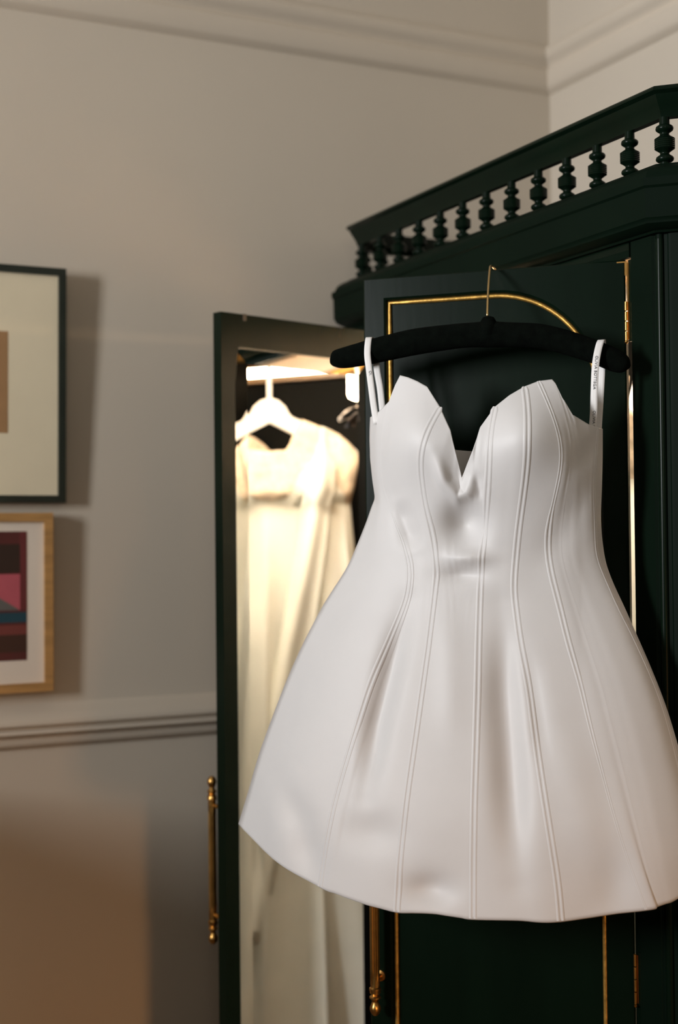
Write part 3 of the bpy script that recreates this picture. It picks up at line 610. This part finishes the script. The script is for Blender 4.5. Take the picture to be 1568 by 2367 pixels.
md = o.modifiers.new('thickness', 'SOLIDIFY'); md.thickness = .0012; md.offset = 0
m_ = MB(); m_.lathe([(.002,-.008),(.006,-.005),(.0075,0),(.006,.005),(.002,.008)], bc, 12); m_.build('knot', BOW, bow, smooth=True)
m_ = MB(); m_.tube([bc + Vector((0, 0, .007)), bc + Vector((.001, .002, .0090)), (lx, ly, 1.6995)], .0008, 6); m_.build('cord', BOW, bow, smooth=True)

# gowns on white hangers inside ------------------------------------------
def hanger_and_gown(cx, cy, azd, dz, seed, hl, gl, width=1.0, drape=True, zbot=.22, deep=1.0):
    a = math.radians(azd)
    U = Vector((math.sin(a), math.cos(a), 0)); N = Vector((-math.cos(a), math.sin(a), 0))   # N looks to the left door
    W = lambda u, n, z: Vector((cx, cy, dz)) + U*(u*width) + N*n + Vector((0, 0, z))
    h = thing('clothes_hanger', hl, 'hanger', (cx, cy, 1.70+dz), 'white hangers inside the wardrobe')
    top = [(-.210,1.604),(-.205,1.617),(-.168,1.648),(-.085,1.681),(-.052,1.694),(-.0435,1.703),(-.036,1.718),(-.020,1.732),(0,1.738),(.020,1.732),(.036,1.718),(.0435,1.703),(.052,1.694),(.085,1.681),(.168,1.648),(.205,1.617),(.210,1.604)]
    bot = [(.202,1.588),(.16,1.602),(.10,1.632),(.05,1.656),(0,1.681),(-.05,1.656),(-.10,1.632),(-.16,1.602),(-.202,1.588)]
    poly = top + bot
    m_ = MB(); n = len(poly)
    v = []
    for off, ins in ((-.0065, 0.88), (-.0048, 1), (.0048, 1), (.0065, .88)):
        for (u, z) in poly:
            mid = 1.738 - abs(u)*.62 - .035
            v.append(W(u, off, mid + (z-mid)*ins))
    f = [tuple(range(n)), tuple(range(3*n, 4*n))]
    for i in range(3):
        f += [(i*n+j, i*n+(j+1) % n, (i+1)*n+(j+1) % n, (i+1)*n+j) for j in range(n)]
    m_.add(v, f); m_.build('hanger_body', WHITEH, h, auto=50)
    rz = RZ-dz
    pts = [W(0, 0, 1.730), W(0, 0, 1.76), W(0, 0, rz-.040)]
    for t in np.linspace(-150, 150, 15):
        th = math.radians(t)
        pts.append(Vector((RX - .0158*math.sin(th), cy, RZ + .0158*math.cos(th))))
    m_ = MB(); m_.tube(catmull(np.array([tuple(p) for p in pts]), 3, 0).tolist(), .0055, 10); m_.build('hook', WHITEH, h, smooth=True)

    g = thing('evening_gown', gl, 'gown', (cx, cy, zbot+dz), 'long gowns hanging inside the wardrobe')
    rng = np.random.RandomState(seed)
    nth, nz = 132, 84
    th = np.linspace(0, 2*PI, nth, endpoint=False)
    ph = rng.rand(6)*6.28
    def ztop(u, front):
        s = np.abs(u + (.012 if front else 0))
        sh = np.interp(s, [0, .048, .058, .070, .085, .168, .205, .222], [1.613 if front else 1.575, 1.616 if front else 1.585, 1.640 if front else 1.62, 1.672, 1.688, 1.656, 1.626, 1.606])
        return sh
    A = lambda z: np.interp(z, [.2, .8, 1.2, 1.44, 1.50, 1.53, 1.58, 1.64, 1.70], [.275, .235, .205, .188, .185, .195, .205, .222, .222])
    Bf = lambda z: np.interp(z, [.2, .8, 1.2, 1.44, 1.500, 1.508, 1.58, 1.62, 1.66, 1.70], [.062*deep, .056*deep, .050*deep, .040*deep, .036*deep, .060*deep, .054*deep, .034, .018, .011])
    P = np.zeros((nz, nth, 3))
    for j, t in enumerate(th):
        u0 = .222*math.cos(t); front = math.sin(t) >= 0
        zt = float(ztop(np.array(u0), front))
        for i in range(nz):
            s = i/(nz-1)
            s = s*.62 + .38*s*s
            z = zt + (zbot-zt)*s
            fa = float(np.interp(z, [.2, .9, 1.3, 1.50, 1.51], [1, .85, .55, .15, .03]))
            fold = .55*math.sin(9*t+ph[0]+1.1*z) + .35*math.sin(14*t+ph[1]-1.7*z) + .3*math.sin(5*t+ph[2]+2.2*z)
            a_ = float(A(z)); b_ = float(Bf(z))
            sn = math.sin(t)
            sgn = (abs(sn)**.55)*(1 if sn >= 0 else -1)
            n_ = b_*sgn*(1 + .52*fa*fold) + .012*fa*math.sin(7*t+ph[3])*abs(sn)
            u_ = a_*math.cos(t)*(1 + .05*fa*math.sin(6*t+ph[4])) + .014*fa*math.sin(11*t+ph[5]+z)
            P[i, j] = W(u_, n_, z)
    m_ = MB()
    zsplit = int(nz*.34)
    m_.grid(P, 0, True)
    o = m_.build('gown_body', GOWN, g, smooth=True, mats=[GOWN, LACE])
    # lace on the bodice: upper rows take the lace material
    mi = []
    for i in range(nz-1):
        zz = P[i, nth//4, 2]-dz
        mi += [1 if zz > 1.505 else 0]*nth
    o.data.polygons.foreach_set('material_index', mi)
    md = o.modifiers.new('thickness', 'SOLIDIFY'); md.thickness = .0010; md.offset = 0
    if drape:
        Q = []
        for t in np.linspace(0, 1, 40):
            z = 1.672 - 1.15*t
            uc = .118 - .012*t - .190*t**1.2
            n0 = float(Bf(z))*1.05 + .010 + .012*math.sin(PI*min(1, t*2.2))
            if t < .08: n0 = .010 + (n0-.010)*t/.08
            wd = .034 + .012*t
            Q.append([W(uc + s*wd, n0 + .006*math.sin(4*s+5*t+1) - .010*s*s, z - .010*abs(s)) for s in np.linspace(-1, 1, 13)])
        m_ = MB(); m_.grid(np.array([[tuple(p) for p in r] for r in Q]))
        o = m_.build('chiffon_drape', GOWN, g, smooth=True)
        md = o.modifiers.new('thickness', 'SOLIDIFY'); md.thickness = .0010; md.offset = 0
    return h, g
hanger_and_gown(1.560, 1.937, 43, 0.0, 3, 'white hanger under the lace gown, front of the rail in the mirror', 'long cream gown with a lace bodice, frontmost in the mirror')
hanger_and_gown(1.560, 1.715, 50, 0.0, 8, 'white hanger directly behind the lace gown in the mirror', 'long cream gown right behind the lace gown in the wardrobe', drape=False, deep=.55)

# ------------------------------------------------------------------ velvet hanger and the short dress
O = Vector((1.0728, 1.6705, 1.7148))
Nd = Vector((math.sin(math.radians(221)), math.cos(math.radians(221)), 0))
Ud = Vector((math.sin(math.radians(131)), math.cos(math.radians(131)), 0))
D = lambda u, n, z: O + Ud*u + Nd*n + Vector((0, 0, z))
vh = thing('velvet_hanger', 'black padded velvet hanger hooked over the top of the right wardrobe door', 'hanger', tuple(O))
ctl = [(-.2365,-.0336,.002),(-.2335,-.0340,.0095),(-.226,-.0335,.0135),(-.212,-.0325,.0158),(-.180,-.0268,.0178),(-.146,-.0203,.0188),(-.105,-.0136,.0192),(-.050,-.0087,.0180),(-.022,-.0078,.0180),(0,-.0080,.0190),(.022,-.0095,.0180),(.044,-.0112,.0178),(.074,-.0144,.0176),(.110,-.0245,.0172),(.150,-.0400,.0165),(.178,-.0535,.0158),(.192,-.0600,.0115),(.1985,-.0630,.002)]
cc = catmull(np.array(ctl), 4, 0)
k = 18; V = []; Fc = []
for i, (u, z, r) in enumerate(cc):
    i0, i1 = max(0, i-1), min(len(cc)-1, i+1)
    tg = Vector((cc[i1][0]-cc[i0][0], cc[i1][1]-cc[i0][1])).normalized()
    for j in range(k):
        t = 2*PI*j/k
        V.append(D(u - tg.y*r*math.sin(t), .80*r*math.cos(t), z + tg.x*r*math.sin(t)))
for i in range(len(cc)-1):
    for j in range(k): Fc.append((i*k+j, i*k+(j+1) % k, (i+1)*k+(j+1) % k, (i+1)*k+j))
Fc += [tuple(range(k)), tuple(range((len(cc)-1)*k, len(cc)*k))]
m_ = MB(); m_.add(V, Fc); m_.build('padded_bar', VELVET, vh, smooth=True)
m_ = MB()
cb = D(0, .002, .004)
m_.lathe([(.004, .0135), (.008, .0120), (.0110, .007), (.0135, .000), (.0150, -.007), (.0150, -.014), (.008, -.018)], cb, 16); m_.build('neck_cover', VELVET, vh, smooth=True)
# wire rises from the neck and bends back over the door's top edge
base = D(-.0016, 0, .0180)
aT = .1975
def dpt(a, off, z): return XRd((a, off, z))
endp = dpt(aT, .010, 1.8205)
pts = [base]
for t, zf in ((.14, .26), (.34, .50), (.58, .73), (.80, .90)):
    q = base.lerp(endp, t); q.z = base.z + (endp.z - base.z)*zf
    pts.append(q)
pts += [endp, dpt(aT, -.006, 1.8228), dpt(aT, -.022, 1.8208), dpt(aT, -.0295, 1.8130), dpt(aT, -.0300, 1.798)]
m_ = MB(); m_.tube(catmull(np.array([tuple(p) for p in pts]), 5, 0).tolist(), .0018, 10)
m_.build('hook', WIRE, vh, smooth=True)['label'] = 'gilt wire hook'

dress = thing('mini_dress', 'short ivory satin dress with sweetheart neckline and corded seams, on the right wardrobe door', 'dress', tuple(D(0, .05, -.80)))
net = np.array([[float(x) for x in r.split()] for r in DNET]).reshape(len(DNET), -1, 3)/10000.0
nc, nr = net.shape[:2]
sm = net.copy()
for _ in range(2):
    sm[:, 1:-1] = .25*sm[:, :-2] + .5*sm[:, 1:-1] + .25*sm[:, 2:]
sm[:, 0] = net[:, 0]; sm[:, -1] = net[:, -1]
sm[0, 3:16] = net[0, 3:16]
KC, KW = 8, 6
den = catmull(catmull(sm, KC, 0), KW, 1)            # (columns, rows, 3): u, n, z
lin = np.concatenate([sm[:-1, None]*(1-np.arange(KC)/KC)[None, :, None, None] + sm[1:, None]*(np.arange(KC)/KC)[None, :, None, None]], 1).reshape(-1, sm.shape[1], 3)
lin = catmull(np.concatenate([lin, sm[-1:]]), KW, 1)
wl = np.exp(-np.arange(den.shape[1])/9.0)[None, :, None]      # crisp corners along the neckline
den = den*(1-wl) + lin*wl
Ug, Zg = den[:, :, 0], den[:, :, 2]
disp = np.zeros_like(Ug)
for pts, amp, sx, sy in FOLDS:
    if len(pts) == 1:
        disp += amp*np.exp(-((Ug-pts[0][0])/sx)**2 - ((Zg-pts[0][1])/sy)**2)
    else:
        best = np.full(Ug.shape, 9.0); arc = np.zeros_like(Ug); run = 0.0
        tot = sum(math.hypot(q[0]-p[0], q[1]-p[1]) for p, q in zip(pts[:-1], pts[1:]))
        for (xa, za), (xb, zb) in zip(pts[:-1], pts[1:]):
            L2 = (xb-xa)**2 + (zb-za)**2
            t = ((Ug-xa)*(xb-xa) + (Zg-za)*(zb-za))/L2
            tc = np.clip(t, 0, 1)
            ds = np.hypot(Ug-xa-tc*(xb-xa), Zg-za-tc*(zb-za))
            arc = np.where(ds < best, run + tc*math.sqrt(L2), arc)
            best = np.minimum(best, ds); run += math.sqrt(L2)
        s_ = arc/tot
        sm_ = lambda x: np.clip(x, 0, 1)**2*(3-2*np.clip(x, 0, 1))
        disp += amp*np.exp(-(best/sx)**2)*(.15+.85*sm_(s_/.38))*(.15+.85*sm_((1-s_)/.38))
den[:, :, 1] += disp*np.minimum(1, den[:, :, 1]/.045)
den[:, :, 1] = np.maximum(den[:, :, 1], 0)
den[0, :, 1] = 0; den[-1, :, 1] = 0
last = den[:, -1]
curl = []
for dn, dz in ((-.004, -.0022), (-.010, -.0028), (-.017, .000), (-.026, .008), (-.036, .022)):
    q = last.copy(); kf = np.minimum(1, q[:, 1]/.05); q[:, 1] += dn*kf; q[:, 2] += dz*kf
    curl.append(q)
front = np.concatenate([den, np.stack(curl, 1)], 1)
# the right side of the skirt stands off the cabinet post
stand = lambda A: .036*np.clip((A[..., :1]-.13)/.15, 0, 1)**1.3
to_w = lambda A: np.array(O) + A[..., :1]*np.array(Ud) + (A[..., 1:2] + stand(A))*np.array(Nd) + A[..., 2:3]*np.array((0, 0, 1.0))
fw_ = to_w(front)
m_ = MB(); m_.grid(fw_)
# back panel: joins the two side edges, its top edge dips below the neckline
nb = 41
Lc, Rc = den[0], den[-1]
rowsb = den.shape[1]
back = np.zeros((nb, rowsb, 3))
for i in range(nb):
    s = 2*i/(nb-1)-1
    wgt = (1-abs(s)**2.4)**.5
    e = Lc*(1-(s+1)/2) + Rc*((s+1)/2)
    zt = Lc[0, 2]*(1-(s+1)/2) + Rc[0, 2]*((s+1)/2) - .0405*wgt
    zb = e[-1, 2] - .050*wgt
    for j in range(rowsb):
        tt = j/(rowsb-1)
        back[i, j, 0] = e[j, 0]
        back[i, j, 1] = -(.026 + .010*tt)*wgt
        back[i, j, 2] = e[j, 2] + (zt - e[0, 2])*(1-tt)**3 + (zb-e[-1, 2])*tt**2
m_.grid(to_w(back))
body = m_.build('dress_body', SATIN, dress, smooth=True)
bm = bmesh.new(); bm.from_mesh(body.data)
bmesh.ops.remove_doubles(bm, verts=bm.verts, dist=1e-5)
bmesh.ops.recalc_face_normals(bm, faces=bm.faces)
bm.to_mesh(body.data); bm.free()
body.data.polygons.foreach_set('use_smooth', [True]*len(body.data.polygons))
md = body.modifiers.new('thickness', 'SOLIDIFY'); md.thickness = .0016; md.offset = 0
# corded seams: two parallel ridges following the cloth
nrm = np.zeros_like(den)
W_ = to_w(den)
du = np.gradient(W_, axis=0); dv = np.gradient(W_, axis=1)
nn = np.cross(du, dv); nn /= np.linalg.norm(nn, axis=2, keepdims=True)+1e-12
if (nn[80, 90] @ np.array(Nd)) < 0: nn = -nn
seams = [(2, .9), (8, 1.0), (15, 1.0), (17, 1.0), (18, 1.0), (24, .7)]
for c, sc in seams:
    ci = c*KC
    prof = [(-.0060, -.0006), (-.0048, .0004), (-.0030, .0009), (-.0014, .0005), (-.0006, -.0002), (.0006, -.0002), (.0014, .0005), (.0030, .0009), (.0048, .0004), (.0060, -.0006)]
    ring = []
    for j in range(0, den.shape[1]):
        p = W_[ci, j]; nv = nn[ci, j]
        tv = dv[ci, j]/np.linalg.norm(dv[ci, j])
        side = np.cross(nv, tv); side /= np.linalg.norm(side)
        f_ = j/den.shape[1]
        fade = {2: float(np.interp(f_, [0, .30, .42], [.25, .35, 1])), 18: float(np.interp(f_, [0, .28, .34, .6, .8, 1], [.7, .55, 1, .9, .45, .3]))}.get(c, 1.0)
        fade *= float(np.interp(j, [0, 2], [.6, 1]))
        ring.append([p + side*(a*sc*fade) + nv*(.0007 + b*sc*fade) for a, b in prof] )
    m_ = MB(); m_.grid(np.array(ring)); m_.build('corded_seam', SATIN, dress, smooth=True)

# hanging loops with woven lettering
def loop(path, width, name):
    pts = catmull(np.array(path, float), 6, 0)
    rows = []
    for i, p in enumerate(pts):
        t = pts[min(i+1, len(pts)-1)] - pts[max(i-1, 0)]; t /= np.linalg.norm(t)
        n = np.array([0, 1.0, 0]); sd = np.cross(t, n)
        if np.linalg.norm(sd) < .3: sd = np.array([1.0, 0, 0])
        if sd[0] < 0: sd = -sd
        sd = sd/np.linalg.norm(sd)
        if abs(t[1]) > .5: sd = np.array([1.0, 0, 0])
        rows.append([p - sd*width/2, p - sd*width/6, p + sd*width/6, p + sd*width/2])
    m_ = MB(); m_.grid(to_w(np.array(rows)))
    o = m_.build(name, RIBBON, dress, smooth=True)
    md = o.modifiers.new('thickness', 'SOLIDIFY'); md.thickness = .0006; md.offset = 0
    return o
def lettering(text, parent, u, z, ang, n, size):
    """text that reads downwards along the ribbon"""
    cv = bpy.data.curves.new('lettering', 'FONT')
    cv.body = text; cv.size = size; cv.extrude = .00010; cv.align_x = 'LEFT'; cv.align_y = 'CENTER'; cv.space_character = 1.08
    tmp = bpy.data.objects.new('lettering_curve', cv)
    COL.objects.link(tmp)
    dg = bpy.context.evaluated_depsgraph_get()
    me = bpy.data.meshes.new_from_object(tmp.evaluated_get(dg))
    bpy.data.objects.remove(tmp); bpy.data.curves.remove(cv)
    ca, sa = math.cos(ang), math.sin(ang)
    for v in me.vertices:
        x, y, e = v.co
        v.co = D(u + x*ca - y*sa, n + e, z + x*sa + y*ca)
    me.materials.clear(); me.materials.append(INK)
    o = bpy.data.objects.new('lettering', me); COL.objects.link(o); attach(o, parent)
    return o
R_ = loop([(.1460,.019,-.156),(.1484,.0185,-.130),(.1500,.0180,-.095),(.1516,.0175,-.066),(.1545,.0165,-.046),(.1585,.010,-.0285),(.1605,-.001,-.0240),(.1600,-.012,-.031),(.1590,-.0165,-.047),(.1580,-.0165,-.068),(.1555,-.0165,-.105),(.1520,-.0165,-.152)], .0100, 'hanging_loop')
R_['label'] = 'right printed ribbon loop'
lettering('OLIVIA BOTTEGA', R_, .1536, -.0480, math.radians(-94.5), .0216, .0056)
lettering('OLIVIA BOTTEGA', R_, .1494, -.1245, math.radians(-93), .0219, .0056)
L_ = loop([(-.1600,.030,-.134),(-.1645,.027,-.108),(-.1690,.023,-.078),(-.1728,.0195,-.052),(-.1755,.0170,-.030),(-.1755,.009,-.0085),(-.1752,-.001,-.0045),(-.1735,-.011,-.010),(-.1715,-.0165,-.024),(-.1690,-.0165,-.052),(-.1645,-.0165,-.080),(-.1605,-.0165,-.122)], .0095, 'hanging_loop')
L_['label'] = 'left printed ribbon loop'
lettering('OLIVIA BOTTEGA', L_, -.1712, -.0560, math.radians(-78.5), .0212, .0055)

# added chest, out of view, that keeps window light off the lower wall
ch = thing('light_blocking_chest', 'unseen dark walnut chest of drawers added to shade the lower back wall', 'chest', (-.28, 2.36, 0))
m_ = MB(); m_.box((-.80, 2.14, .06), (.235, 2.60, .985)); m_.build('body', CHESTM, ch)
m_ = MB(); m_.box((-.83, 2.11, .9852), (.265, 2.605, 1.012)); m_.build('top', CHESTM, ch)
for k in range(4):
    m_ = MB(); z = .10 + .22*k; m_.box((-.76, 2.122, z), (.195, 2.1398, z+.20)); dr = m_.build('drawer', CHESTM, ch)
    for kx in (-.50, -.065):
        m_ = MB(); m_.lathe([(.006, 0), (.006, .010), (.014, .018), (.014, .024), (.006, .030)], (0, 0, 0), 12, X=lambda p, kx=kx, z=z: Vector((kx+p[0], 2.1216-p[2], z+.10+p[1]))); m_.build('knob', BRASS, dr, auto=40)
for x in (-.76, .195):
    for y in (2.17, 2.57):
        m_ = MB(); m_.box((x-.03, y-.028, 0), (x+.03, y+.028, .0598)); m_.build('foot', CHESTM, ch)

# ------------------------------------------------------------------ pictures on the back wall
def picture(name, label, x0, x1, z0, z1, bar, fm, off_top, off_bot, matm, depth):
    root = thing(name, label, 'picture', ((x0+x1)/2, YB-.02, z0))
    def X(p):                      # p: x, distance in front of frame back, z
        t = (p[2]-z0)/(z1-z0)
        back = (off_bot-depth) + ((off_top-depth)-(off_bot-depth))*t
        return Vector((p[0], YB - back - p[1], p[2]))
    # mitred bars
    m_ = MB()
    oc = [(x0, z0), (x1, z0), (x1, z1), (x0, z1)]; ic = [(x0+bar, z0+bar), (x1-bar, z0+bar), (x1-bar, z1-bar), (x0+bar, z1-bar)]
    for i in range(4):
        a, b, c, d = oc[i], oc[(i+1) % 4], ic[(i+1) % 4], ic[i]
        q = [a, b, c, d]
        m_ = MB()
        vs = [X((p[0], 0, p[1])) for p in q] + [X((p[0], depth, p[1])) for p in q]
        m_.add(vs, [(3,2,1,0), (4,5,6,7), (0,1,5,4), (1,2,6,5), (2,3,7,6), (3,0,4,7)])
        m_.build('frame_bar', fm, root)
    m_ = MB(); m_.box((x0+bar, .002, z0+bar), (x1-bar, depth-.008, z1-bar), X=X); m_.build('mat_board', matm, root)
    return root, X
BLK = 'large black framed picture with a cream mat on the wall, above the oak framed print'
p1, X1 = picture('framed_picture', BLK, .303, .7065, 1.4885, 1.9370, .0140, BLACKF, .043, .028, MATB, .020)
m_ = MB(); m_.box((.412, .0121, 1.620), (.5965, .0126, 1.812), X=X1); m_.build('print', flat('tan_print', (158, 120, 80)), p1)
p2, X2 = picture('framed_picture', 'honey oak framed abstract print in pink and blue blocks, below the black framed picture', .318, .679, 1.1300, 1.4690, .0165, OAKF, .038, .033, MATW, .022)
blocks = [('dark_red', (82, 32, 26), .362, .6300, 1.1900, 1.4340), ('pink_maroon', (112, 52, 44), .362, .6300, 1.2390, 1.2570), ('dark_brown', (62, 34, 18), .362, .6300, 1.2060, 1.2390),
          ('teal_blue', (24, 62, 74), .362, .6300, 1.2620, 1.2810), ('maroon', (100, 38, 36), .6170, .6300, 1.2850, 1.4340), ('umber', (48, 28, 14), .40, .6170, 1.3560, 1.4100), ('rose_pink', (176, 82, 92), .40, .6170, 1.2850, 1.3535)]
m_ = MB(); mats = []
for i, (nm, c, a, b, z0, z1) in enumerate(blocks):
    mats.append(flat(nm, c))
    h = .0143 + .00012*i
    m_.box((a, .0141, z0), (b, h, z1), i, X2)
mats.append(flat('slate_grey', (96, 92, 88)))
m_.add([X2(q) for q in ((.50, .0154, 1.2851), (.6165, .0154, 1.2851), (.573, .0154, 1.312), (.50, .0154, 1.353))], [(0, 1, 2, 3)], len(blocks))
m_.build('print', None, p2, mats=mats)
